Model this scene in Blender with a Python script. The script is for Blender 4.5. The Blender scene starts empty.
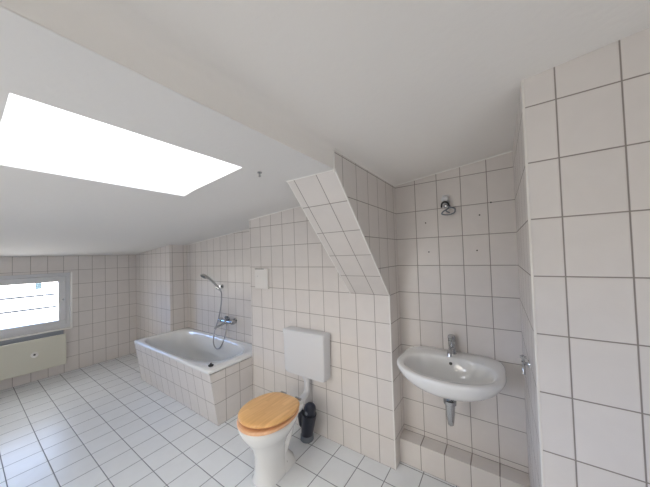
import bpy, bmesh, math, random
from mathutils import Vector, Matrix
random.seed(4)
PI = math.pi
scene = bpy.context.scene
COL = scene.collection

# ------------------------------------------------------------------ camera
F_PX = 254.026
yaw, pitch, roll = math.radians(-34.5996), math.radians(1.4431), math.radians(-1.7753)
fw = Vector((math.sin(yaw)*math.cos(pitch), math.cos(yaw)*math.cos(pitch), math.sin(pitch)))
rt = Vector((math.cos(yaw), -math.sin(yaw), 0)); up = rt.cross(fw)
r2 = rt*math.cos(roll)+up*math.sin(roll); u2 = -rt*math.sin(roll)+up*math.cos(roll)
cd = bpy.data.cameras.new('camera'); cam = bpy.data.objects.new('camera', cd); COL.objects.link(cam)
cam.matrix_world = Matrix(((r2.x,u2.x,-fw.x,.76492),(r2.y,u2.y,-fw.y,-1.72753),(r2.z,u2.z,-fw.z,1.49568),(0,0,0,1)))
cd.sensor_fit = 'HORIZONTAL'; cd.sensor_width = 36; cd.lens = F_PX/650*36
cd.shift_x = .7006/650; cd.shift_y = 5.4894/650; cd.clip_start = .02; cd.clip_end = 200
scene.camera = cam

# ------------------------------------------------------------------ world, light, exposure
w = bpy.data.worlds.new('sky'); scene.world = w; w.use_nodes = True
nt = w.node_tree; nt.nodes.clear()
out = nt.nodes.new('ShaderNodeOutputWorld'); bg = nt.nodes.new('ShaderNodeBackground')
tc = nt.nodes.new('ShaderNodeTexCoord'); sp = nt.nodes.new('ShaderNodeSeparateXYZ')
mr = nt.nodes.new('ShaderNodeMapRange'); mx = nt.nodes.new('ShaderNodeMix'); mx.data_type = 'RGBA'
# clear blue sky to the left (-X) near the horizon, bright thin cloud elsewhere
nt.links.new(tc.outputs['Generated'], sp.inputs[0])
ma = nt.nodes.new('ShaderNodeMath'); ma.operation = 'MULTIPLY_ADD'; ma.inputs[1].default_value = .8
nt.links.new(sp.outputs['Z'], ma.inputs[0]); nt.links.new(sp.outputs['X'], ma.inputs[2]); nt.links.new(ma.outputs[0], mr.inputs['Value'])
mr.inputs['From Min'].default_value = -.85; mr.inputs['From Max'].default_value = -.1
nt.links.new(mr.outputs[0], mx.inputs['Factor'])
mx.inputs['A'].default_value = (.18,.62,1.55,1); mx.inputs['B'].default_value = (1,.92,.81,1)
# overhead the cloud is a cooler white
mo = nt.nodes.new('ShaderNodeMix'); mo.data_type = 'RGBA'; mo.inputs['B'].default_value = (.93,.965,1,1)
oz = nt.nodes.new('ShaderNodeMapRange'); oz.inputs['From Min'].default_value = .3; oz.inputs['From Max'].default_value = .7
nt.links.new(sp.outputs['Z'], oz.inputs['Value']); nt.links.new(oz.outputs[0], mo.inputs['Factor']); nt.links.new(mx.outputs['Result'], mo.inputs['A'])
# below the horizon: pale sunlit ground
mg = nt.nodes.new('ShaderNodeMix'); mg.data_type = 'RGBA'; mg.inputs['A'].default_value = (.56,.54,.51,1)
gz = nt.nodes.new('ShaderNodeMapRange'); gz.inputs['From Min'].default_value = -.02; gz.inputs['From Max'].default_value = .03
nt.links.new(sp.outputs['Z'], gz.inputs['Value']); nt.links.new(gz.outputs[0], mg.inputs['Factor'])
nt.links.new(mo.outputs['Result'], mg.inputs['B']); nt.links.new(mg.outputs['Result'], bg.inputs['Color']); 
ms = nt.nodes.new('ShaderNodeMapRange'); nt.links.new(sp.outputs['Z'], ms.inputs['Value'])
ms.inputs['From Min'].default_value = .25; ms.inputs['From Max'].default_value = .8
ms.inputs['To Min'].default_value = 8; ms.inputs['To Max'].default_value = 6.8; nt.links.new(ms.outputs[0], bg.inputs['Strength'])
nt.links.new(bg.outputs[0], out.inputs[0])
scene.view_settings.view_transform = 'Standard'; scene.view_settings.look = 'None'
scene.view_settings.gamma = 1; scene.view_settings.use_curve_mapping = False
scene.view_settings.exposure = .63
def portal(name, loc, rot, sx, sy):
    l = bpy.data.lights.new(name, 'AREA'); l.shape = 'RECTANGLE'; l.size = sx; l.size_y = sy; l.cycles.is_portal = True
    o = bpy.data.objects.new(name, l); o.location = loc; o.rotation_euler = rot; COL.objects.link(o)
portal('skylight_portal', (-.555,-1.30,2.36), (0,0,0), .74, .76)
portal('window_portal', (-4.42,-1.375,.99), (0,-PI/2,0), .80, 1.2)
portal('added_rear_window_portal', (-.6,-3.04,1.2), (PI/2,0,0), 1.1, .8)  # portal of the added window behind the camera
portal('added_side_window_portal', (2.24,-2.435,.975), (0,PI/2,0), .65, .83)  # portal of the added window in the far right wall
try:
    scene.cycles.max_bounces = 16; scene.cycles.diffuse_bounces = 12; scene.cycles.glossy_bounces = 6
    scene.cycles.transparent_max_bounces = 12; scene.cycles.sample_clamp_indirect = 10
except Exception: pass

# ------------------------------------------------------------------ materials
def newmat(name):
    m = bpy.data.materials.new(name); m.use_nodes = True
    return m, m.node_tree, m.node_tree.nodes['Principled BSDF']
def plain(name, col, rough=.5, metal=0, coat=0, bump=0, bscale=30, var=0):
    m, t, b = newmat(name)
    b.inputs['Base Color'].default_value = (*col, 1); b.inputs['Roughness'].default_value = rough
    b.inputs['Metallic'].default_value = metal; b.inputs['Coat Weight'].default_value = coat; b.inputs['Coat Roughness'].default_value = .08
    c = t.nodes.new('ShaderNodeTexCoord')
    n = t.nodes.new('ShaderNodeTexNoise'); n.inputs['Scale'].default_value = bscale; n.inputs['Detail'].default_value = 4
    t.links.new(c.outputs['Object'], n.inputs['Vector'])
    if bump:
        bp = t.nodes.new('ShaderNodeBump'); bp.inputs['Strength'].default_value = bump; bp.inputs['Distance'].default_value = .004
        t.links.new(n.outputs['Fac'], bp.inputs['Height']); t.links.new(bp.outputs[0], b.inputs['Normal'])
    if var:
        r = t.nodes.new('ShaderNodeMapRange'); r.inputs['To Min'].default_value = 1-var; r.inputs['To Max'].default_value = 1+var
        v = t.nodes.new('ShaderNodeVectorMath'); v.operation = 'SCALE'; v.inputs[0].default_value = col
        t.links.new(n.outputs['Fac'], r.inputs['Value']); t.links.new(r.outputs[0], v.inputs['Scale'])
        t.links.new(v.outputs[0], b.inputs['Base Color'])
    return m
def tile(name, u, v, col=(.79,.75,.71), joint=(.27,.24,.22), jw=.0038, rough=.30, spec=.4):
    """u, v = (axis vector, pitch, offset) in world metres; joints where dot(axis,p)=offset+k*pitch"""
    m, t, b = newmat(name)
    N = t.nodes.new; L = t.links.new
    def M(op, a, bb=None, c=None):
        n = N('ShaderNodeMath'); n.operation = op
        for i, x in enumerate((a, bb, c)):
            if x is None: continue
            if isinstance(x, (int, float)): n.inputs[i].default_value = x
            else: L(x, n.inputs[i])
        return n.outputs[0]
    pos = N('ShaderNodeTexCoord').outputs['Object']
    ds, cells = [], []
    for ax, p, off in (u, v):
        d = N('ShaderNodeVectorMath'); d.operation = 'DOT_PRODUCT'; L(pos, d.inputs[0]); d.inputs[1].default_value = ax
        s = M('DIVIDE', M('SUBTRACT', d.outputs['Value'], off), p)
        cells.append(M('FLOOR', s)); f = M('FRACT', s)
        ds.append(M('MULTIPLY', M('MINIMUM', f, M('SUBTRACT', 1, f)), p))
    dist = M('MINIMUM', ds[0], ds[1])
    mask = N('ShaderNodeMapRange'); mask.interpolation_type = 'SMOOTHSTEP'
    mask.inputs['From Min'].default_value = jw*.35; mask.inputs['From Max'].default_value = jw*.75; L(dist, mask.inputs['Value'])
    cx = N('ShaderNodeCombineXYZ'); L(cells[0], cx.inputs[0]); L(cells[1], cx.inputs[1])
    wn = N('ShaderNodeTexWhiteNoise'); L(cx.outputs[0], wn.inputs['Vector'])
    # soft marbling, shifted for each tile
    sh = N('ShaderNodeVectorMath'); sh.operation = 'MULTIPLY_ADD'; L(wn.outputs['Color'], sh.inputs[0]); sh.inputs[1].default_value = (9,9,9); L(pos, sh.inputs[2])
    no = N('ShaderNodeTexNoise'); no.inputs['Scale'].default_value = 9; no.inputs['Detail'].default_value = 6; no.inputs['Distortion'].default_value = .8
    L(sh.outputs[0], no.inputs['Vector'])
    k = M('ADD', M('MULTIPLY', M('SUBTRACT', no.outputs['Fac'], .5), .10), M('MULTIPLY_ADD', wn.outputs['Value'], .035, .98))
    sc = N('ShaderNodeVectorMath'); sc.operation = 'SCALE'; sc.inputs[0].default_value = col; L(k, sc.inputs['Scale'])
    mixc = N('ShaderNodeMix'); mixc.data_type = 'RGBA'; L(mask.outputs[0], mixc.inputs['Factor'])
    mixc.inputs['A'].default_value = (*joint, 1); L(sc.outputs[0], mixc.inputs['B']); L(mixc.outputs['Result'], b.inputs['Base Color'])
    rr = N('ShaderNodeMapRange'); rr.inputs['To Min'].default_value = .8; rr.inputs['To Max'].default_value = rough
    L(mask.outputs[0], rr.inputs['Value']); L(rr.outputs[0], b.inputs['Roughness'])
    b.inputs['Specular IOR Level'].default_value = spec
    ed = N('ShaderNodeMapRange'); ed.interpolation_type = 'SMOOTHSTEP'; ed.inputs['From Max'].default_value = .006; L(dist, ed.inputs['Value'])
    n2 = N('ShaderNodeTexNoise'); n2.inputs['Scale'].default_value = 9; L(sh.outputs[0], n2.inputs['Vector'])
    h = M('MULTIPLY_ADD', n2.outputs['Fac'], .35, ed.outputs[0])
    bp = N('ShaderNodeBump'); bp.inputs['Strength'].default_value = .6; bp.inputs['Distance'].default_value = .0015
    L(h, bp.inputs['Height']); L(bp.outputs[0], b.inputs['Normal'])
    return m
XA, YA, ZA = (1,0,0), (0,1,0), (0,0,1)
S2 = math.sqrt(.5)
WC = (.69,.655,.63)
t_cent = tile('tile_centre_wall', (XA,.15,0), (ZA,.2,0), WC)
t_niche = tile('tile_niche_wall', (XA,.15,.1133), (ZA,.2,0), WC)
t_right = tile('tile_right_wall', (XA,.15,.942), (ZA,.2,0), WC)
t_side = tile('tile_side_wall', (YA,.15,.0), (ZA,.2,0), WC)
t_left = tile('tile_left_wall', (YA,.15,-.884), (ZA,.2,0), WC)
t_tubend = tile('tile_tub_end', (YA,.154,-.308), (ZA,.2,0), WC)
t_ledge_top = tile('tile_ledge_top', (XA,.15,.1133), (YA,.5,.2035), WC, jw=.006)
sl = Vector((0,-.68,.72)).normalized()
t_slope = tile('tile_sloped', (XA,.15,0), (tuple(sl),.2,1.2*sl.z), WC)
t_floor = tile('tile_floor', (XA,.2,-.52), (YA,.2,-.1267), (.77,.79,.805), (.22,.23,.25), .005, .29)
t_plaster = plain('white_plaster', (.75,.745,.735), .85, bump=.25, bscale=35)
t_plaster2 = plain('white_plaster_room', (.84,.82,.79), .85, bump=.25, bscale=35)
white_plastic = plain('white_plastic', (.66,.67,.69), .3, coat=.2)
trim_white = plain('white_trim', (.86,.85,.82), .35)
ceramic = plain('ceramic', (.80,.805,.80), .08, coat=.5)
enamel = plain('enamel', (.82,.83,.83), .12, coat=.4)
chrome = plain('chrome', (.50,.51,.52), .14, metal=1)
steel = plain('dull_metal', (.5,.5,.5), .3, metal=1)
radm = plain('cream_radiator', (.66,.65,.56), .4)
dark = plain('dark_hole', (.03,.03,.03), .6)
navy = plain('navy_plastic', (.018,.022,.04), .35)
greyp = plain('grey_rubber', (.16,.18,.21), .5)
rubber = plain('black_rubber', (.02,.02,.02), .6)
frame_m = plain('window_frame_white', (.68,.69,.71), .35)

def wood(lo, hi):
    m, t, b = newmat('bamboo_wood')
    N = t.nodes.new; L = t.links.new
    c = N('ShaderNodeTexCoord'); mp = N('ShaderNodeMapping'); mp.inputs['Scale'].default_value = (60,3,60)
    L(c.outputs['Object'], mp.inputs[0])
    n = N('ShaderNodeTexNoise'); n.inputs['Scale'].default_value = 1; n.inputs['Detail'].default_value = 5; L(mp.outputs[0], n.inputs['Vector'])
    # laminated strips
    s = N('ShaderNodeSeparateXYZ'); L(c.outputs['Object'], s.inputs[0])
    a = N('ShaderNodeMath'); a.operation = 'DIVIDE'; L(s.outputs['X'], a.inputs[0]); a.inputs[1].default_value = .026
    f = N('ShaderNodeMath'); f.operation = 'FLOOR'; L(a.outputs[0], f.inputs[0])
    y = N('ShaderNodeMath'); y.operation = 'MULTIPLY_ADD'; L(f.outputs[0], y.inputs[0]); y.inputs[1].default_value = .37; 
    yd = N('ShaderNodeMath'); yd.operation = 'DIVIDE'; L(s.outputs['Y'], yd.inputs[0]); yd.inputs[1].default_value = .22; L(yd.outputs[0], y.inputs[2])
    yf = N('ShaderNodeMath'); yf.operation = 'FLOOR'; L(y.outputs[0], yf.inputs[0])
    cb = N('ShaderNodeCombineXYZ'); L(f.outputs[0], cb.inputs[0]); L(yf.outputs[0], cb.inputs[1])
    wn = N('ShaderNodeTexWhiteNoise'); L(cb.outputs[0], wn.inputs['Vector'])
    ad = N('ShaderNodeMath'); ad.operation = 'MULTIPLY_ADD'; L(wn.outputs['Value'], ad.inputs[0]); ad.inputs[1].default_value = .25; L(n.outputs['Fac'], ad.inputs[2])
    r = N('ShaderNodeValToRGB'); r.color_ramp.elements[0].position = .25; r.color_ramp.elements[1].position = .95
    r.color_ramp.elements[0].color = lo; r.color_ramp.elements[1].color = hi
    L(ad.outputs[0], r.inputs[0]); L(r.outputs[0], b.inputs['Base Color'])
    b.inputs['Roughness'].default_value = .35; b.inputs['Coat Weight'].default_value = .3
    return m
woodm = wood((.64,.33,.115,1), (.90,.54,.22,1)); woods = wood((.68,.38,.20,1), (.84,.52,.31,1))
def glass():
    m = bpy.data.materials.new('window_glass'); m.use_nodes = True; t = m.node_tree; t.nodes.clear()
    o = t.nodes.new('ShaderNodeOutputMaterial'); mxs = t.nodes.new('ShaderNodeMixShader')
    tr = t.nodes.new('ShaderNodeBsdfTransparent'); gl = t.nodes.new('ShaderNodeBsdfGlossy'); gl.inputs['Roughness'].default_value = .02
    mxs.inputs[0].default_value = .07
    t.links.new(tr.outputs[0], mxs.inputs[1]); t.links.new(gl.outputs[0], mxs.inputs[2]); t.links.new(mxs.outputs[0], o.inputs[0])
    return m
glassm = glass()
film = bpy.data.materials.new('pale_blue_film'); film.use_nodes = True
_t = film.node_tree; _t.nodes.clear(); _o = _t.nodes.new('ShaderNodeOutputMaterial'); _b = _t.nodes.new('ShaderNodeBsdfTransparent'); _b.inputs[0].default_value = (.29,.355,.40,1); _t.links.new(_b.outputs[0], _o.inputs[0])

# ------------------------------------------------------------------ mesh helpers
def link(name, bm, mats, parent=None, smooth=False, origin=None, bevel=0, seg=2, autos=True):
    if origin is not None: bmesh.ops.translate(bm, verts=bm.verts, vec=-Vector(origin))
    bmesh.ops.recalc_face_normals(bm, faces=bm.faces)
    me = bpy.data.meshes.new(name); bm.to_mesh(me); bm.free()
    for m in (mats if isinstance(mats, (list, tuple)) else [mats]): me.materials.append(m)
    if smooth:
        for p in me.polygons: p.use_smooth = True
        if autos:
            try: me.set_sharp_from_angle(angle=math.radians(50))
            except Exception: pass
    o = bpy.data.objects.new(name, me); COL.objects.link(o)
    if origin is not None: o.location = origin
    if parent is not None:
        o.parent = parent
        if origin is not None: o.location = Vector(origin)-base_of(parent)
        else: o.location = -base_of(parent)
    if bevel:
        b = o.modifiers.new('bevel', 'BEVEL'); b.width = bevel; b.segments = seg; b.limit_method = 'ANGLE'; b.angle_limit = math.radians(40)
    return o
def base_of(o):
    v = Vector(o.location)
    while o.parent is not None:
        o = o.parent; v = v+Vector(o.location)
    return v
def thing(name, label, cat, loc, group=None):
    o = bpy.data.objects.new(name, None); o.empty_display_size = .05; COL.objects.link(o); o.location = loc
    o['label'] = label; o['category'] = cat
    if group: o['group'] = group
    return o
def tag(o, label, cat): o['label'] = label; o['category'] = cat; return o
def struct(name, bm, mats, **k):
    o = link(name, bm, mats, **k); o['kind'] = 'structure'; return o
def box(bm, x0, x1, y0, y1, z0, z1, mi=0):
    vs = [bm.verts.new((x,y,z)) for x in (x0,x1) for y in (y0,y1) for z in (z0,z1)]
    fs = []
    for f in ((0,1,3,2),(4,6,7,5),(0,4,5,1),(2,3,7,6),(0,2,6,4),(1,5,7,3)):
        fc = bm.faces.new([vs[i] for i in f]); fc.material_index = mi; fs.append(fc)
    return fs   # -X,+X,-Y,+Y,-Z,+Z
def boxm(bm, x0, x1, y0, y1, z0, z1, mx_=0, px=0, my=0, py=0, mz=0, pz=0):
    for f, i in zip(box(bm,x0,x1,y0,y1,z0,z1), (mx_,px,my,py,mz,pz)): f.material_index = i
def loft(bm, rings, cap0=True, cap1=True, closed=False):
    vr = [[bm.verts.new(p) for p in r] for r in rings]
    n = len(vr[0])
    for a, b in zip(vr[:-1], vr[1:]):
        for i in range(n): bm.faces.new((a[i], a[(i+1)%n], b[(i+1)%n], b[i]))
    if closed:
        a, b = vr[-1], vr[0]
        for i in range(n): bm.faces.new((a[i], a[(i+1)%n], b[(i+1)%n], b[i]))
    else:
        if cap0: bm.faces.new(vr[0])
        if cap1: bm.faces.new(vr[-1])
def circ(c, axis, r, n=20, ry=None):
    axis = Vector(axis).normalized(); t = Vector((0,0,1)) if abs(axis.z) < .9 else Vector((1,0,0))
    a = axis.cross(t).normalized(); b = axis.cross(a)
    return [Vector(c)+a*(r*math.cos(2*PI*i/n))+b*((ry or r)*math.sin(2*PI*i/n)) for i in range(n)]
def cyl(bm, p0, p1, r0, r1=None, n=20):
    p0, p1 = Vector(p0), Vector(p1); r1 = r0 if r1 is None else r1
    loft(bm, [circ(p0,p1-p0,r0,n), circ(p1,p1-p0,r1,n)])
def lathe(bm, p0, axis, prof, n=24):
    p0 = Vector(p0); axis = Vector(axis).normalized()
    loft(bm, [circ(p0+axis*h, axis, max(r,.0004), n) for h, r in prof])
def spline(pts, k=8):
    P = [Vector(p) for p in pts]; P = [2*P[0]-P[1]]+P+[2*P[-1]-P[-2]]; o = []
    for i in range(1, len(P)-2):
        for j in range(k):
            t = j/k
            o.append(.5*((2*P[i])+(P[i+1]-P[i-1])*t+(2*P[i-1]-5*P[i]+4*P[i+1]-P[i+2])*t*t+(3*P[i]-P[i-1]-3*P[i+1]+P[i+2])*t**3))
    o.append(P[-2]); return o
def tube(bm, pts, r, n=12, k=8, smooth=True):
    path = spline(pts, k) if smooth else [Vector(p) for p in pts]
    rings = []; prev = None
    for i, p in enumerate(path):
        d = (path[min(i+1,len(path)-1)]-path[max(i-1,0)]).normalized()
        if prev is None:
            t = Vector((0,0,1)) if abs(d.z) < .9 else Vector((1,0,0)); a = d.cross(t).normalized()
        else: a = (prev-d*prev.dot(d)).normalized()
        prev = a; b = d.cross(a); rr = r(i/(len(path)-1)) if callable(r) else r
        rings.append([p+a*(rr*math.cos(2*PI*j/n))+b*(rr*math.sin(2*PI*j/n)) for j in range(n)])
    loft(bm, rings)
def sup(cx, cy, z, a, b, n=2.0, seg=64, nb=None, bb=None):
    """superellipse ring; nb, bb = exponent and half-depth of the back (+Y) half"""
    o = []
    for i in range(seg):
        t = 2*PI*i/seg; c, s = math.cos(t), math.sin(t)
        e = n if (s < 0 or nb is None) else nb; B = b if (s < 0 or bb is None) else bb
        o.append(Vector((cx+a*math.copysign(abs(c)**(2/e), c), cy+B*math.copysign(abs(s)**(2/e), s), z)))
    return o
BM = bmesh.new

# ------------------------------------------------------------------ room shell
XL, XR, XE = -4.204, .1166, .8532
YB, YR = .205, -.5747
XFAR, YFRONT = 2.1, -2.9
b = BM(); box(b, -4.6, XFAR+.15, YFRONT-.15, .4, -.12, 0); struct('floor', b, t_floor)
# back wall slab (shower bay and niche share its plane); niche part uses its own tile grid
b = BM(); box(b, -4.5, XR, YB, .36, 0, 2.5); struct('wall_back', b, tile('tile_shower_wall', (XA,.15,-2.2), (ZA,.2,0), WC))
b = BM(); box(b, XR, XFAR+.15, YB, .36, 0, 2.5); struct('wall_niche', b, t_niche)
# tiled pier the cistern hangs on
XP = -1.366
b = BM(); boxm(b, XP, XR, 0, YB, 0, 2.3, 1, 1, 0, 0, 0, 0); struct('wall_centre', b, [t_cent, t_side])
# sloped, tiled overhang
XS = -.198
b = BM()
prof = [(0,1.2),(-.68,1.92),(-.68,2.3),(0,2.3)]
loft(b, [[Vector((XS,y,z)) for y,z in prof],[Vector((XR,y,z)) for y,z in prof]])
b.faces.ensure_lookup_table()
for f in b.faces:
    nrm = f.normal if f.normal.length else Vector((0,0,1)); f.normal_update(); nrm = f.normal
    f.material_index = 1 if abs(nrm.x) > .9 else (0 if abs(nrm.y) > .2 and abs(nrm.z) > .2 else 1)
struct('wall_overhang', b, [t_slope, t_side])
# boxed corner at the tub head
b = BM(); boxm(b, XL, -3.03, -.038, YB, 0, 2.1, 1, 1, 0, 0); struct('wall_corner', b, [t_cent, t_side])
# big pier on the right
b = BM(); boxm(b, XE, XFAR+.15, YR, YB, 0, 2.5, 1, 1, 0, 0); struct('wall_right', b, [t_right, t_side])
# left wall with window opening
WY0, WY1, WZ0, WZ1 = -1.95, -.81, .60, 1.368
b = BM()
box(b, XL-.25, XL, YFRONT-.15, WY0, 0, 1.9); box(b, XL-.25, XL, WY1, .36, 0, 1.9)
box(b, XL-.25, XL, WY0, WY1, 0, WZ0); box(b, XL-.25, XL, WY0, WY1, WZ1, 1.9)
struct('wall_left', b, t_left)
# walls behind and beside the camera
# the wall behind the camera gets an added, unseen window that brightens the room
b = BM(); RX0, RX1, RZ0, RZ1 = -1.15, -.05, .80, 1.60
box(b, XL-.25, RX0, YFRONT-.15, YFRONT, 0, 2.5); box(b, RX1, XFAR+.15, YFRONT-.15, YFRONT, 0, 2.5)
box(b, RX0, RX1, YFRONT-.15, YFRONT, 0, RZ0); box(b, RX0, RX1, YFRONT-.15, YFRONT, RZ1, 2.5)
struct('wall_front', b, t_plaster2)
b = BM(); QY0, QY1, QZ0, QZ1 = -2.85, -2.02, .65, 1.30  # opening for an added, unseen window that lights the ceiling step
box(b, XFAR, XFAR+.15, YFRONT, QY0, 0, 2.5); box(b, XFAR, XFAR+.15, QY1, YR, 0, 2.5)
box(b, XFAR, XFAR+.15, QY0, QY1, 0, QZ0); box(b, XFAR, XFAR+.15, QY0, QY1, QZ1, 2.5)
struct('wall_far_right', b, t_plaster2)
# low tiled ledge in the niche
b = BM(); boxm(b, XR, XE, .09, YB, 0, .166, 0, 0, 0, 0, 0, 1); struct('baseboard_niche', b, [t_niche, t_ledge_top])

# ceilings ------------------------------------------------------------
PX = [(-4.6,1.566),(-4.204,1.6),(-3.03,1.712),(-1.37,1.855),(-.7,1.905),(-.2,1.917),(.13,1.914)]
def fz(x):
    for (a, za), (c, zc) in zip(PX[:-1], PX[1:]):
        if x <= c: return za+(zc-za)*(x-a)/(c-a)
    return PX[-1][1]
def sm(t): t = max(0, min(1, t)); return t*t*(3-2*t)
def cz(x, y):
    # the old plaster lifts slightly where it meets the pier
    return fz(x)+.034*sm((y+.45)/.45)*sm((x+1.9)/.6)*(1-sm((x+.25)/.25))*(1-sm((y-.01)/.15)*1.2)
SX0, SX1, SY0, SY1 = -.85, -.205, -1.655, -.945      # skylight opening
xs = sorted(set([-4.6,-4.204,-3.6,-3.03,-2.6,-2.2,-1.9,-1.7,-1.5,-1.37,-1.2,-1.05,SX0,-.7,-.5,-.35,-.28,SX1,-.12,-.05,.03,XR-.006,XR]))
ys = sorted(set([YFRONT-.15,-2.4,-2.0,SY0,-1.4,-1.2,SY1,-.75,-.6,-.45,-.35,-.25,-.15,-.07,0,.05,.1,.16,.21,.3]))
b = BM(); V = {}
def sky_y(x, y): return y+(-.027+.055*(SX1-x)/(SX1-SX0) if y == SY1 and SX0-.01 <= x <= SX1+.01 else 0)
for x in xs:
    for y in ys: V[x,y] = b.verts.new((x,sky_y(x,y),cz(x,y)))
hole = lambda x, y: SX0-1e-6 <= x < SX1-1e-6 and SY0-1e-6 <= y < SY1-1e-6
for i in range(len(xs)-1):
    for j in range(len(ys)-1):
        if hole(xs[i], ys[j]): continue
        b.faces.new((V[xs[i],ys[j]], V[xs[i+1],ys[j]], V[xs[i+1],ys[j+1]], V[xs[i],ys[j+1]]))
# shaft of the skylight
top = 2.30
def shx(x): return x
for (xa,ya),(xb,yb) in (((SX0,SY0),(SX1,SY0)),((SX1,SY0),(SX1,SY1)),((SX1,SY1),(SX0,SY1)),((SX0,SY1),(SX0,SY0))):
    pts = [(xa,ya),(xb,yb)]
    # follow grid vertices on the hole's rim
    if ya == yb: mid = [x for x in xs if min(xa,xb) <= x <= max(xa,xb)]; mid = mid if xb > xa else mid[::-1]; P = [(x,ya) for x in mid]
    else: mid = [y for y in ys if min(ya,yb) <= y <= max(ya,yb)]; mid = mid if yb > ya else mid[::-1]; P = [(xa,y) for y in mid]
    tops = [b.verts.new((p[0],sky_y(*p),top)) for p in P]
    for k in range(len(P)-1): b.faces.new((V[P[k]], V[P[k+1]], tops[k+1], tops[k]))
bmesh.ops.remove_doubles(b, verts=b.verts, dist=1e-5)
struct('ceiling', b, t_plaster, smooth=True)
# higher ceiling right of the step: step face, soft cove, gentle rise to the right
b = BM()
cr = .045; z1 = 2.022; slp = .108
pr = [(XR-.004,fz(XR)+.0),(XR,fz(XR)+.003),(XR,z1-cr)]
for k in range(1,7):
    t = k/6*PI/2; pr.append((XR+cr*(1-math.cos(t)), z1-cr+cr*math.sin(t)+slp*cr*(k/6)))
for x in (.4,.6,.853,1.2,XFAR+.15): pr.append((x, z1+slp*(x-XR)))
def prf(y):
    # near the niche the step turns into the tiled return and the cove dies out
    k = sm((-.67-y)/.12); o = []
    for i, (x, z) in enumerate(pr):
        if i == 2: o.append((XR, (z1-cr)*k+(z1-.012)*(1-k)))
        elif 2 < i < 9:
            t = (i-2)/6; o.append((x*k+(XR+cr*.25*t)*(1-k), z*k+(z1-.010*(1-t)+slp*cr*.25*t)*(1-k)))
        else: o.append((x, z))
    return o
yy = [YFRONT-.15,-2.2,-1.8,-1.4,-1.1,-.95,-.85,-.75,-.68,-.4,0,.3]
G = [[b.verts.new((x,y,z)) for x, z in prf(y)] for y in yy]
for i in range(len(yy)-1):
    for j in range(len(pr)-1):
        if j < 2 and yy[i] >= -.681: continue
        b.faces.new((G[i][j],G[i][j+1],G[i+1][j+1],G[i+1][j]))
struct('ceiling_right', b, t_plaster2, smooth=True)
# roof above so no light leaks past the plaster skins
b = BM()
box(b, -4.7, SX0-.0, YFRONT-.2, .42, 2.30, 2.36); box(b, SX1, XFAR+.2, YFRONT-.2, .42, 2.36, 2.5)
box(b, SX0, SX1, YFRONT-.2, SY0, 2.30, 2.36); box(b, SX0, SX1, SY1, .42, 2.30, 2.36)
box(b, SX1, XFAR+.2, YFRONT-.2, SY0, 2.30, 2.36); 
box(b, -4.7, -4.6, YFRONT-.2, .42, 1.5, 2.36)
struct('ceiling_roof', b, t_plaster)
# skylight window
sk = BM(); fr = .045
box(sk, SX0, SX1, SY0, SY0+fr, 2.285, 2.33); box(sk, SX0, SX1, SY1-fr, SY1, 2.285, 2.33)
box(sk, SX0, SX0+fr, SY0+fr, SY1-fr, 2.285, 2.33); box(sk, SX1-fr, SX1, SY0+fr, SY1-fr, 2.285, 2.33)
o = struct('window_2', sk, frame_m, bevel=.004)
sk = BM(); box(sk, SX0+fr, SX1-fr, SY0+fr, SY1-fr, 2.305, 2.311); g = link('window_pane', sk, glassm, parent=o)

# ------------------------------------------------------------------ left window
xg = -4.29
b = BM(); f1 = .05
def rectframe(b, x0, x1, y0, y1, z0, z1, t):
    box(b, x0, x1, y0, y1, z0, z0+t); box(b, x0, x1, y0, y1, z1-t, z1); box(b, x0, x1, y0, y0+t, z0+t, z1-t); box(b, x0, x1, y1-t, y1, z0+t, z1-t)
rectframe(b, xg-.04, xg+.04, WY0, WY1, WZ0, WZ1, f1)
win = struct('window_1', b, frame_m, bevel=.005)
b = BM(); rectframe(b, xg-.03, xg+.055, WY0+.045, WY1-.045, WZ0+.045, WZ1-.045, .075); link('window_sash', b, frame_m, parent=win, bevel=.006)
b = BM(); box(b, xg-.006, xg, WY0+.115, WY1-.115, WZ0+.115, WZ1-.115); link('window_pane', b, glassm, parent=win)
b = BM(); box(b, xg+.0005, xg+.0015, -1.135, -1.08, 1.165, 1.25); link('blue_patch', b, film, parent=win)  # small pale blue see-through patch just inside the glass
b = BM(); lathe(b, (xg+.055,-.885,1.0), (1,0,0), [(0,.012),(.012,.012),(.014,.01)]); link('handle_rose', b, chrome, parent=win, smooth=True)
b = BM()
box(b, RX0,RX1,-3.02,-2.96,RZ0,RZ0+.05); box(b, RX0,RX1,-3.02,-2.96,RZ1-.05,RZ1); box(b, RX0,RX0+.05,-3.02,-2.96,RZ0+.05,RZ1-.05); box(b, RX1-.05,RX1,-3.02,-2.96,RZ0+.05,RZ1-.05); box(b,-.615,-.585,-3.02,-2.96,RZ0+.05,RZ1-.05)
w3 = struct('added_window_rear', b, frame_m)  # added out of view as extra light for the walls facing the camera
b = BM(); box(b, RX0+.05,RX1-.05,-2.994,-2.988,RZ0+.05,RZ1-.05); link('window_pane', b, glassm, parent=w3)
b = BM(); rectframe(b, 2.17, 2.22, QY0, QY1, QZ0, QZ1, .05); w4 = struct('added_window_side', b, frame_m)  # second window added out of view, fill light from the right
b = BM(); box(b, 2.193, 2.199, QY0+.05, QY1-.05, QZ0+.05, QZ1-.05); link('window_pane', b, glassm, parent=w4)
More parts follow.
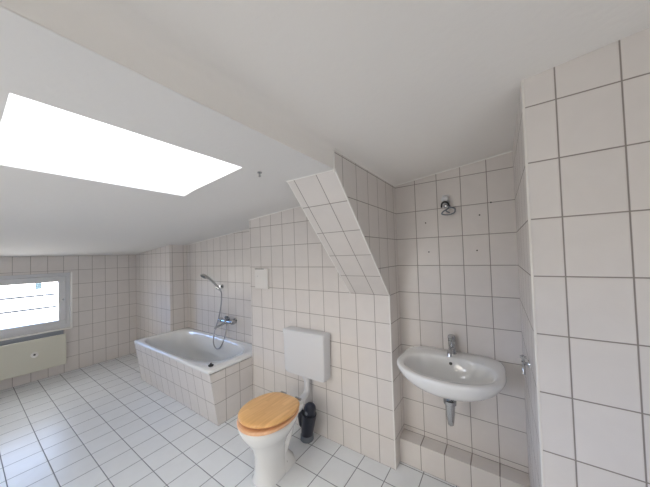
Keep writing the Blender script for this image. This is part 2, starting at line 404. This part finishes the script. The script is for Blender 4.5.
# white bead along the reveal and grey-blue sill band below
b = BM(); box(b, XL-.045, XL+.004, WY1-.004, WY1+.012, WZ0-.004, WZ1+.006); struct('trim_1', b, trim_white, bevel=.002)
b = BM(); box(b, XL-.04, XL+.012, WY0-.05, WY1+.004, WZ0-.012, WZ0+.004); struct('trim_2', b, trim_white, bevel=.003)
b = BM(); box(b, XL-.01, XL+.010, WY0-.05, WY1-.08, WZ0-.072, WZ0-.013); struct('trim_8', b, plain('grey_blue_sill',(.30,.33,.38),.3))
# outer railing bars
for i, z in enumerate((.885,1.062)):
    b = BM(); cyl(b, (-4.5,-3.2,z), (-4.5,-.3,z), .014, n=10)
    o = link('railing_bar', b, greyp, smooth=True, origin=(-4.5,-1.75,z))
    tag(o, ['lower thin grey bar crossing outside the left window','upper thin grey bar crossing outside the left window'][i], 'bar'); o['group'] = 'thin bars outside the window'

# edge beads on the tiled corners
b = BM()
cyl(b, (XR-.003,0+.003,0), (XR-.003,.003,1.2), .0045, n=10); cyl(b, (XR-.003,.002,1.2), (XR-.003,-.68,1.925), .0045, n=10)
struct('trim_3', b, trim_white, smooth=True)
b = BM(); cyl(b, (XE+.003,YR+.003,0), (XE+.003,YR+.003,2.105), .005, n=12); struct('trim_4', b, plain('tile_coloured_bead',(.74,.71,.67),.4), smooth=True)
b = BM(); cyl(b, (XS-.002,-.677,1.917), (XR,-.677,1.917), .0045, n=10); cyl(b, (XS,0,1.2), (XS,-.68,1.923), .003, n=8); struct('trim_5', b, trim_white, smooth=True)
b = BM(); cyl(b, (XR,-.682,1.90), (XR,-.682,2.018), .0045, n=10); cyl(b, (XR+.002,-.68,2.014), (XR+.002,YB,2.014), .0045, n=8)
cyl(b, (XR,YB-.003,2.018), (XE,YB-.003,2.018+slp*(XE-XR)), .0045, n=8); struct('trim_6', b, trim_white, smooth=True)
b = BM(); tube(b, [(x,-.002,cz(x,-.002)-.003) for x in (-1.37,-1.2,-1.0,-.8,-.6,-.4,-.2)], .004, n=8, k=4); tube(b, [(x,YB-.002,cz(x,YB)-.003) for x in (-3.03,-2.6,-2.2,-1.8,-1.37)], .004, n=8, k=4); struct('trim_7', b, trim_white, smooth=True)

# ------------------------------------------------------------------ radiator
R0 = (-4.155,-1.55,.145)
ra = thing('radiator', 'flat cream panel radiator low on the wall beneath the left window', 'radiator', R0)
b = BM(); box(b, -4.125, -4.10, -2.0, -.88, .145, .545); link('front_panel', b, radm, parent=ra, bevel=.006)
b = BM(); box(b, -4.155, -4.126, -1.99, -.885, .15, .54); link('convector_body', b, radm, parent=ra, bevel=.004)
for y in (-1.8,-1.0):
    b = BM(); box(b, -4.204, -4.156, y-.015, y+.015, .25, .45); link('bracket', b, radm, parent=ra)
b = BM(); lathe(b, (-4.10,-1.165,.357), (1,0,0), [(0,.034),(.005,.034),(.006,.026),(.022,.024),(.024,.02)]); k = link('valve_knob', b, trim_white, parent=ra, smooth=True)
b = BM(); cyl(b, (-4.0765,-1.168,.364), (-4.0735,-1.168,.364), .011); link('knob_cap', b, dark, parent=k)

# ------------------------------------------------------------------ bathtub
TX0, TX1, TY0, TY1, TZ = -3.029, XP, -.472, YB-.001, .512
tub = thing('bathtub', 'white built-in bathtub with tiled surround at the end of the room', 'bathtub', ((TX0+TX1)/2, -.15, 0))
tcx, tcy = (TX0+TX1)/2, (TY0+TY1)/2; ta, tb = (TX1-TX0)/2, (TY1-TY0)/2
b = BM()
ic = tcx-.0; S = 96
icx = tcx-.03; icy = tcy-.008
def sup2(cx, cy, z, a, b_, n, seg):
    # rounder corners at the drain end
    l = sup(cx,cy,z,a,b_,n,seg); nr = 3.0; r = sup(cx,cy,z,a,b_,nr,seg)
    return [q_ if q_.x > cx else p_ for p_, q_ in zip(l, r)]
rings = [sup(tcx,tcy,TZ-.03,ta-.004,tb-.002,60,S), sup(tcx,tcy,TZ-.006,ta-.001,tb-.001,60,S), sup(tcx,tcy,TZ,ta-.006,tb-.006,50,S),
         sup2(icx,icy,TZ,ta-.068,tb-.042,6,S), sup2(icx,icy,TZ-.006,ta-.077,tb-.050,5.5,S), sup2(icx,icy,TZ-.03,ta-.087,tb-.058,5,S),
         sup2(icx,icy,TZ-.15,ta-.11,tb-.078,4.4,S), sup2(icx+.02,icy,TZ-.28,ta-.16,tb-.10,3.8,S), sup2(icx+.03,icy,TZ-.37,ta-.22,tb-.14,3.2,S),
         sup2(icx+.03,icy,TZ-.40,ta-.32,tb-.19,2.6,S), sup2(icx+.03,icy,TZ-.405,.15,.05,2,S)]
loft(b, rings, cap0=False)
link('tub_basin', b, enamel, parent=tub, smooth=True, autos=False)
yb0, yb1 = -.392, -.462
b = BM(); d = .0
# apron: long face leans in towards the floor, end face plumb
q = [[(TX0,yb0,0),(TX1,yb0,0),(TX1,yb1,TZ-.035),(TX0,yb1,TZ-.035)]]
vs = [b.verts.new(p) for p in [(TX0,yb0,0),(TX1-.001,yb0,0),(TX1-.001,TY1,0),(TX0,TY1,0),(TX0,yb1,TZ-.035),(TX1-.001,yb1,TZ-.035),(TX1-.001,TY1,TZ-.035),(TX0,TY1,TZ-.035)]]
f = b.faces.new((vs[0],vs[1],vs[5],vs[4])); f.material_index = 0
f = b.faces.new((vs[1],vs[2],vs[6],vs[5])); f.material_index = 1
f = b.faces.new((vs[0],vs[4],vs[7],vs[3])); f.material_index = 1
tap_ = tile('tile_tub_front', (XA,.15,TX1-.0), (ZA,.2,0), WC)
# textures use object space: keep the apron's origin at the world origin frame
link('apron', b, [tap_, t_tubend], parent=tub)
b = BM(); lathe(b, (-1.53,tcy,TZ-.405), (0,0,1), [(0,.035),(.004,.035),(.006,.03)]); link('drain', b, chrome, parent=tub, smooth=True)
b = BM(); lathe(b, (-1.515,tcy,TZ-.1), (-1,0,0.1), [(0,.032),(.008,.032),(.012,.026)]); link('overflow', b, chrome, parent=tub, smooth=True)
b = BM(); lathe(b, (0,0,0), (0,0,1), [(0,.019),(.006,.024),(.012,.024),(.015,.018),(.022,.008),(.028,.007)])
o = link('bath_plug', b, rubber, smooth=True); o.location = (-1.455,-.398,TZ+.0005)
tag(o, 'small black rubber plug lying on the front corner of the bathtub rim', 'plug')

# ------------------------------------------------------------------ bath mixer + shower
MX, MZ = -1.985, .735
mt = thing('bath_mixer_tap', 'chrome two-handle bath mixer on the tiled wall above the tub', 'tap', (MX,YB,MZ))
b = BM(); cyl(b, (MX-.085,.135,MZ), (MX+.085,.135,MZ), .022); lathe(b, (MX,.135,MZ), (0,-1,-.3), [(0,.022),(.03,.021),(.035,.018)]); link('tap_body', b, chrome, parent=mt, smooth=True)
for x in (MX-.07,MX+.07):
    b = BM(); lathe(b, (x,YB,MZ), (0,-1,0), [(0,.033),(.006,.032),(.016,.014),(.07,.014)]); link('wall_union', b, chrome, parent=mt, smooth=True)
for x, sg in ((MX-.085,-1),(MX+.085,1)):
    b = BM(); lathe(b, (x,.135,MZ), (sg,0,.12), [(0,.014),(.015,.014),(.017,.026),(.024,.031),(.046,.029),(.052,.02)], 10); link('tap_handle', b, chrome, parent=mt, smooth=True)
b = BM(); tube(b, [(MX,.12,MZ-.01),(MX-.015,.07,MZ-.03),(MX-.03,.015,MZ-.045),(MX-.035,-.005,MZ-.068)], .013); link('spout', b, chrome, parent=mt, smooth=True)
b = BM(); lathe(b, (MX,.135,MZ+.01), (0,-.15,1), [(0,.014),(.025,.012),(.03,.022),(.048,.022),(.054,.014)]); link('diverter', b, greyp, parent=mt, smooth=True)
hb = thing('shower_bracket', 'small chrome wall bracket holding the hand shower above the tub', 'bracket', (-2.17,YB,1.13))
b = BM(); lathe(b, (-2.165,YB,1.14), (0,-1,0), [(0,.026),(.006,.025),(.012,.012),(.030,.012),(.034,.016)]); link('bracket_base', b, chrome, parent=hb, smooth=True)
b = BM(); lathe(b, (-2.150,.148,1.115), (-.55,-.3,.5), [(0,.019),(.038,.024)]); link('holder_cup', b, chrome, parent=hb, smooth=True)
hs = thing('hand_shower', 'chrome hand shower tilted left in its wall bracket above the tub', 'shower', (-2.19,.14,1.12))
b = BM(); tube(b, [(-2.135,.153,1.095),(-2.18,.135,1.155),(-2.23,.115,1.205),(-2.29,.10,1.248),(-2.335,.085,1.268)], lambda t: .013+.005*t); link('shower_handle', b, steel, parent=hs, smooth=True)
b = BM(); ax = Vector((.05,-.62,-.78)).normalized(); lathe(b, Vector((-2.365,.085,1.288)), ax, [(-.012,.012),(-.004,.034),(.008,.047),(.022,.049),(.026,.045)]); hd = link('shower_head', b, steel, parent=hs, smooth=True)
b = BM(); lathe(b, Vector((-2.365,.085,1.288))+ax*.0262, ax, [(0,.038),(.003,.036)]); link('spray_face', b, greyp, parent=hd, smooth=True)
b = BM(); tube(b, [(-2.130,.156,1.092),(-2.118,.158,1.04),(-2.125,.15,.90),(-2.165,.14,.744),(-2.20,.11,.60),(-2.18,.075,.47),(-2.125,.075,.405),(-2.03,.075,.44),(-1.975,.10,.57),(MX,.135,MZ-.022)], .0072, n=8, k=10)
o = link('shower_hose', b, plain('hose_metal',(.35,.35,.36),.35,metal=.8), smooth=True, origin=(-2.16,.12,.4)); tag(o, 'long thin metal shower hose hanging in a loop into the tub', 'hose')

# ------------------------------------------------------------------ soap dispenser on the pier
so = thing('towel_dispenser', 'flat white plastic box with dark top slot on the wall beside the tub', 'dispenser', (-1.18,0,1.19))
b = BM(); box(b, -1.27, -1.085, -.025, 0, 1.185, 1.385); link('dispenser_case', b, plain('offwhite_case',(.74,.72,.70),.35), parent=so, bevel=.006)
b = BM(); box(b, -1.262, -1.135, -.0262, -.0252, 1.378, 1.384); link('slot', b, dark, parent=so)
b = BM(); cyl(b, (-1.225,-.0252,1.31), (-1.225,-.028,1.31), .004); link('screw', b, steel, parent=so)

# ------------------------------------------------------------------ cistern
CX0, CX1 = -.826, -.386
ci = thing('cistern', 'white plastic toilet cistern hung on the tiled wall above the toilet', 'cistern', (-.6075,0,.5))
cxm = (CX0+CX1)/2; cw = (CX1-CX0)/2
def rr(cx_, cy_, z, a, b_, n=9, seg=48): return sup(cx_, cy_, z, a, b_, n, seg)
b = BM()
loft(b, [rr(cxm,-.05,.497,cw-.03,.035), rr(cxm,-.0525,.502,cw-.018,.0475), rr(cxm,-.054,.525,cw-.008,.052,10), rr(cxm,-.055,.83,cw-.004,.0545,12)])
link('tank', b, white_plastic, parent=ci, smooth=True)
b = BM()
loft(b, [rr(cxm,-.056,.831,cw-.001,.056,12), rr(cxm,-.056,.861,cw-.001,.056,12), rr(cxm,-.056,.868,cw-.006,.052,12), rr(cxm,-.056,.871,cw-.02,.042,10)])
link('lid', b, white_plastic, parent=ci, smooth=True)
b = BM(); box(b, cxm-.11, cxm+.09, -.116, -.1125, .84, .866); link('flush_button', b, white_plastic, parent=ci, bevel=.0015)
b = BM(); lathe(b, (-.61,-.055,.497), (0,0,-1), [(0,.034),(.02,.034),(.022,.028),(.03,.027)]); link('outlet_nut', b, white_plastic, parent=ci, smooth=True)
b = BM(); tube(b, [(-.607,-.055,.468),(-.607,-.055,.42),(-.607,-.058,.38),(-.604,-.080,.352),(-.598,-.14,.342),(-.594,-.222,.345)], .025, n=16)
o = link('flush_pipe', b, white_plastic, smooth=True, origin=(-.6,-.06,.4)); tag(o, 'white bent flush pipe running from the cistern down to the toilet', 'pipe')

# ------------------------------------------------------------------ toilet
TCX = -.602
to = thing('toilet', 'white floor-standing toilet with a closed wooden lid', 'toilet', (TCX,-.45,0))
b = BM()
R = [(0,-.485,.098,.125,2.6,.115),(.012,-.485,.10,.127,2.6,.115),(.03,-.485,.092,.118,2.4,.11),(.10,-.490,.083,.108,2.2,.11),(.18,-.492,.086,.112,2.2,.12),
     (.24,-.492,.105,.135,2.1,.14),(.29,-.49,.138,.172,2.1,.17),(.335,-.488,.165,.203,2.1,.195),(.365,-.487,.176,.214,2.15,.21),(.385,-.487,.178,.217,2.15,.215),(.394,-.487,.172,.211,2.15,.209)]
rings = [sup(TCX,cy,z,a,f_,n,56,nb=2.4,bb=bk) for z,cy,a,f_,n,bk in R]
rings += [sup(TCX,-.49,.394,.135,.165,2.1,56), sup(TCX,-.49,.36,.125,.155,2.1,56), sup(TCX,-.49,.28,.09,.11,2,56), sup(TCX,-.47,.22,.05,.055,2,56)]
loft(b, rings)
# rear shelf carrying the seat hinges and the inlet
loft(b, [sup(TCX,-.285,.30,.06,.05,3,32), sup(TCX,-.285,.34,.10,.065,3.5,32), sup(TCX,-.285,.385,.115,.07,4,32), sup(TCX,-.285,.395,.11,.065,4,32)])
# moulded trap behind the foot
tube(b, [(TCX+.005,-.43,.30),(TCX+.005,-.352,.285),(TCX+.005,-.340,.225),(TCX+.005,-.368,.155),(TCX+.005,-.395,.09),(TCX+.005,-.385,.0)], lambda t: .072-.016*sm(t*1.3), n=28)
cyl(b, (TCX,-.30,.345), (TCX,-.223,.347), .036, .033)
for s in (-1, 1):
    loft(b, [[Vector(p) for p in ((TCX+s*.02,-.5,0),(TCX+s*.088,-.47,0),(TCX+s*.094,-.40,0),(TCX+s*.085,-.315,0),(TCX+s*.02,-.27,0))],
             [Vector(p) for p in ((TCX+s*.02,-.5,.022),(TCX+s*.084,-.47,.02),(TCX+s*.09,-.40,.016),(TCX+s*.08,-.32,.016),(TCX+s*.02,-.28,.02))],
             [Vector(p) for p in ((TCX+s*.01,-.48,.16),(TCX+s*.052,-.46,.15),(TCX+s*.056,-.41,.13),(TCX+s*.05,-.37,.11),(TCX+s*.01,-.35,.11))]])
link('bowl', b, ceramic, parent=to, smooth=True)
for s in (-1,1):
    b = BM(); lathe(b, (TCX+s*.074,-.405,.055), (s*1,-.1,.4), [(0,.0075),(.003,.0075)]); link('bolt_hole', b, dark, parent=to, smooth=True)
b = BM(); lathe(b, (TCX+.046,-.385,.20), (1,-.3,.3), [(0,.010),(.008,.010),(.012,.006)]); link('screw_cap', b, white_plastic, parent=to, smooth=True)
def narrow(r, cy):
    for p in r:
        if p.y > cy: p.x = TCX+(p.x-TCX)*(1-.20*((p.y-cy)/.195)**1.3)
    return r
def seatring(z, a, f_, k=0): return narrow(sup(TCX,-.475,z,a-.003,f_-.004,2.15,64,nb=3.4,bb=.193+k), -.475)
b = BM()
o_ = [seatring(.397,.186,.232), seatring(.401,.191,.237), seatring(.413,.191,.237), seatring(.417,.187,.233)]
i_ = [seatring(.417,.11,.155,-.075), seatring(.411,.104,.149,-.08), seatring(.402,.104,.149,-.08), seatring(.397,.11,.155,-.075)]
loft(b, o_+i_, closed=True)
link('seat', b, woods, parent=to, smooth=True, origin=(TCX,-.475,.397))
b = BM()
def lidring(z, k): return narrow(sup(TCX,-.47,z,.189-k,.230-k,2.15,64,nb=3.4,bb=.193-k), -.47)
rings = [lidring(z,k) for z,k in ((-.0085,.012),(-.006,.005),(-.001,.001),(.004,.0),(.009,.002),(.013,.007),(.016,.018),(.0175,.05),(.018,.1),(.018,.16))]
loft(b, rings)
rot = Matrix.Rotation(math.radians(-2.2),4,'X'); piv = Vector((TCX,-.275,.428))
for v in b.verts:
    v.co = piv+rot@(Vector(v.co)+Vector((0,0,.428))-piv)
lid = link('lid', b, woodm, parent=to, smooth=True, origin=(TCX,-.47,.43)); lid['label'] = 'light wooden lid'
for s in (-1,1):
    b = BM(); cyl(b, (TCX+s*.075,-.262,.395), (TCX+s*.075,-.262,.425), .009); cyl(b, (TCX+s*.075-.025,-.262,.425), (TCX+s*.075+.025,-.262,.425), .009); link('hinge', b, chrome, parent=to, smooth=True)

# ------------------------------------------------------------------ toilet brush
BX, BY = -.592, -.092
br = thing('toilet_brush', 'dark navy toilet brush in its holder on the floor by the wall', 'toilet brush', (BX,BY,0))
LN = (.19,-.04,1)
b = BM(); lathe(b, (BX,BY,0), (0,0,1), [(0,.052),(.004,.055),(.038,.053),(.042,.049)], 28); link('holder_foot', b, greyp, parent=br, smooth=True)
b = BM(); lathe(b, (BX,BY,.040), LN, [(0,.047),(.06,.052),(.14,.058),(.185,.060),(.189,.054),(.14,.050)], 28); link('holder_cup', b, navy, parent=br, smooth=True)
b = BM(); lathe(b, (BX+.030,BY-.006,.18), LN, [(0,.03),(.03,.046),(.08,.050),(.105,.045),(.122,.030),(.130,.01)], 28); link('brush_head', b, navy, parent=br, smooth=True)
b = BM(); lathe(b, (BX+.046,BY-.060,.250), (.15,-1,.25), [(0,.014),(.004,.012)], 16); link('button', b, greyp, parent=br, smooth=True)
b = BM(); lathe(b, (BX-.036,BY-.02,.10), (-.10,0,1), [(0,.014),(.02,.022),(.11,.026),(.14,.02),(.147,.008)], 20); link('side_clip', b, navy, parent=br, smooth=True)

# ------------------------------------------------------------------ washbasin
SXc, SYc, SZ = .480, .0, .80
si = thing('washbasin', 'white ceramic washbasin mounted in the tiled niche', 'washbasin', (SXc,YB,.8))
CYs, H = -.075, .016
def sr(z, a, f_, bk, n=2.15, nb=4.6, cy=CYs, cx=SXc): return sup(cx,cy,z+H,a,f_,n,88,nb=nb,bb=bk)
BK = YB-CYs-.001
rings = [sr(.648,.06,.03,.14,2,2.5), sr(.654,.115,.075,BK,2,3), sr(.669,.165,.12,BK,2,3.4), sr(.696,.215,.165,BK,2.05,3.8), sr(.727,.252,.197,BK,2.1,4.2),
         sr(.760,.275,.218,BK), sr(.780,.285,.228,BK), sr(.793,.288,.232,BK), sr(.801,.286,.230,BK), sr(.805,.279,.224,BK-.006),
         sup(SXc,-.085,.803+H,.252,.182,2.15,88,nb=2.5,bb=.172), sup(SXc,-.085,.797+H,.244,.174,2.15,88,nb=2.5,bb=.164), sup(SXc,-.085,.78+H,.236,.166,2.15,88,nb=2.5,bb=.156),
         sup(SXc,-.075,.74+H,.212,.148,2.1,88,nb=2.4,bb=.135), sup(SXc,-.06,.700+H,.165,.118,2.1,88,nb=2.2,bb=.11), sup(SXc,-.045,.677+H,.10,.075,2,88), sup(SXc,-.04,.668+H,.03,.03,2,88)]
b = BM(); loft(b, rings); link('basin', b, ceramic, parent=si, smooth=True, autos=False)
b = BM(); lathe(b, (SXc,-.04,.6685+H), (0,0,1), [(0,.024),(.003,.024),(.004,.014)]); link('drain', b, chrome, parent=si, smooth=True)
b = BM(); lathe(b, (SXc-.001,.067,.765+H), (0,-1,.45), [(-.004,.0095),(.0015,.0095)], 16); link('overflow_hole', b, dark, parent=si, smooth=True)
tp = thing('basin_tap', 'chrome mixer tap standing on the back of the washbasin', 'tap', (.478,.148,.822))
b = BM(); lathe(b, (.478,.148,.821), (0,0,1), [(0,.026),(.008,.025),(.012,.021),(.075,.021),(.085,.023)]); link('tap_body', b, chrome, parent=tp, smooth=True)
b = BM(); tube(b, [(.478,.140,.857),(.478,.105,.863),(.478,.06,.857),(.478,.035,.847)], lambda t: .0155-.002*t); cyl(b, (.478,.042,.853), (.478,.038,.835), .0125); link('spout', b, chrome, parent=tp, smooth=True)
b = BM(); lathe(b, (.478,.148,.907), (0,-.12,1), [(0,.022),(.02,.0235),(.032,.02),(.036,.01)]); box(b, .467,.489,.095,.155,.932,.944); link('lever', b, chrome, parent=tp, smooth=True, bevel=.003)
b = BM(); cyl(b, (.478,.178,.821),(.478,.178,.875),.003); cyl(b, (.478,.178,.873),(.478,.178,.883),.006); link('pull_rod', b, chrome, parent=tp, smooth=True)
ttr = thing('bottle_trap', 'chrome bottle trap under the washbasin with pipe to wall', 'drain trap', (.487,0,.42))
b = BM(); lathe(b, (.482,-.035,.658), (0,0,-1), [(0,.036),(.012,.038),(.018,.018),(.052,.018),(.056,.036),(.076,.036),(.080,.027),(.13,.026),(.17,.021),(.20,.017),(.208,.008)]); link('trap_body', b, chrome, parent=ttr, smooth=True)
b = BM(); tube(b, [(.482,-.02,.60),(.482,.08,.598),(.482,.20,.595)], .014); lathe(b, (.482,YB,.595), (0,-1,0), [(0,.034),(.006,.032),(.009,.018)]); link('waste_pipe', b, chrome, parent=ttr, smooth=True)

# ------------------------------------------------------------------ angle valve on the side of the pier
va = thing('water_valve', 'small chrome tap fixed to the tiled pier right of the washbasin', 'valve', (XE,-.28,.985))
b = BM(); lathe(b, (XE,-.28,.985), (-1,0,0), [(0,.018),(.004,.017),(.007,.008),(.018,.008),(.020,.010),(.028,.010)]); link('valve_body', b, chrome, parent=va, smooth=True)
b = BM(); tube(b, [(.832,-.28,.985),(.831,-.297,.972),(.830,-.303,.945)], .0065, k=4); link('outlet', b, chrome, parent=va, smooth=True)
b = BM(); cyl(b, (.832,-.28,.992),(.832,-.283,1.010),.005); cyl(b, (.820,-.283,1.013),(.844,-.284,1.013),.0055); cyl(b, (.832,-.300,1.013),(.832,-.267,1.013),.0055); link('cross_handle', b, chrome, parent=va, smooth=True)

# ------------------------------------------------------------------ lamp holder and its wires in the niche
lh = thing('lamp_holder', 'bare white lamp holder with dangling wires high in the niche', 'lamp', (.482,YB,1.83))
b = BM(); lathe(b, (.470,YB,1.868), (0,-1,-.35), [(0,.022),(.018,.023),(.05,.022),(.055,.017)]); box(b, .450,.492,YB-.012,YB,1.80,1.888); link('socket_body', b, white_plastic, parent=lh, smooth=True)
b = BM(); tube(b, [(.448,.165,1.800),(.454,.15,1.822),(.470,.144,1.831),(.490,.15,1.822),(.497,.165,1.798)], .006, n=10); link('socket_ring', b, dark, parent=lh, smooth=True)
b = BM(); tube(b, [(.49,.17,1.82),(.493,.155,1.79),(.46,.15,1.768),(.452,.15,1.752),(.485,.145,1.742),(.525,.15,1.752),(.53,.155,1.780),(.50,.155,1.790),(.478,.15,1.772),(.50,.15,1.755)], .0048, n=8); link('wire', b, greyp, parent=lh, smooth=True)
b = BM(); lathe(b, (.474,.17,1.808), (0,-1,-.3), [(0,.012),(.014,.013),(.018,.009)]); link('contact', b, chrome, parent=lh, smooth=True)
# wall plugs left in drilled holes
labs = ['dark drilled hole in the niche, upper left below the lamp holder','dark drilled hole in the niche, lower left above the basin','dark drilled hole in the niche, lower right above the basin','dark drilled hole in the niche, upper right near the joint','dark notch in the tile joint high on the right of the niche']
for (x, z), l in zip(((.331,1.708),(.345,1.497),(.643,1.497),(.666,1.727),(.731,1.80)), labs):
    b = BM(); lathe(b, (x,YB,z), (0,-1,0), [(0,.0048),(.0012,.0046),(.0013,.003)], 14)
    o = link('wall_hole', b, dark, smooth=True, origin=(x,YB,z)); tag(o, l, 'hole'); o['group'] = 'old drill holes in the niche wall'
# ceiling fixing beside the skylight
b = BM(); lathe(b, (0,0,0), (0,0,-1), [(0,.011),(.003,.012),(.006,.010),(.008,.005),(.018,.005),(.021,.007),(.024,.003)])
o = link('ceiling_hook', b, chrome, smooth=True); o.location = (-.195,-.878,1.917); tag(o, 'tiny metal catch on the ceiling by the skylight corner', 'hook')
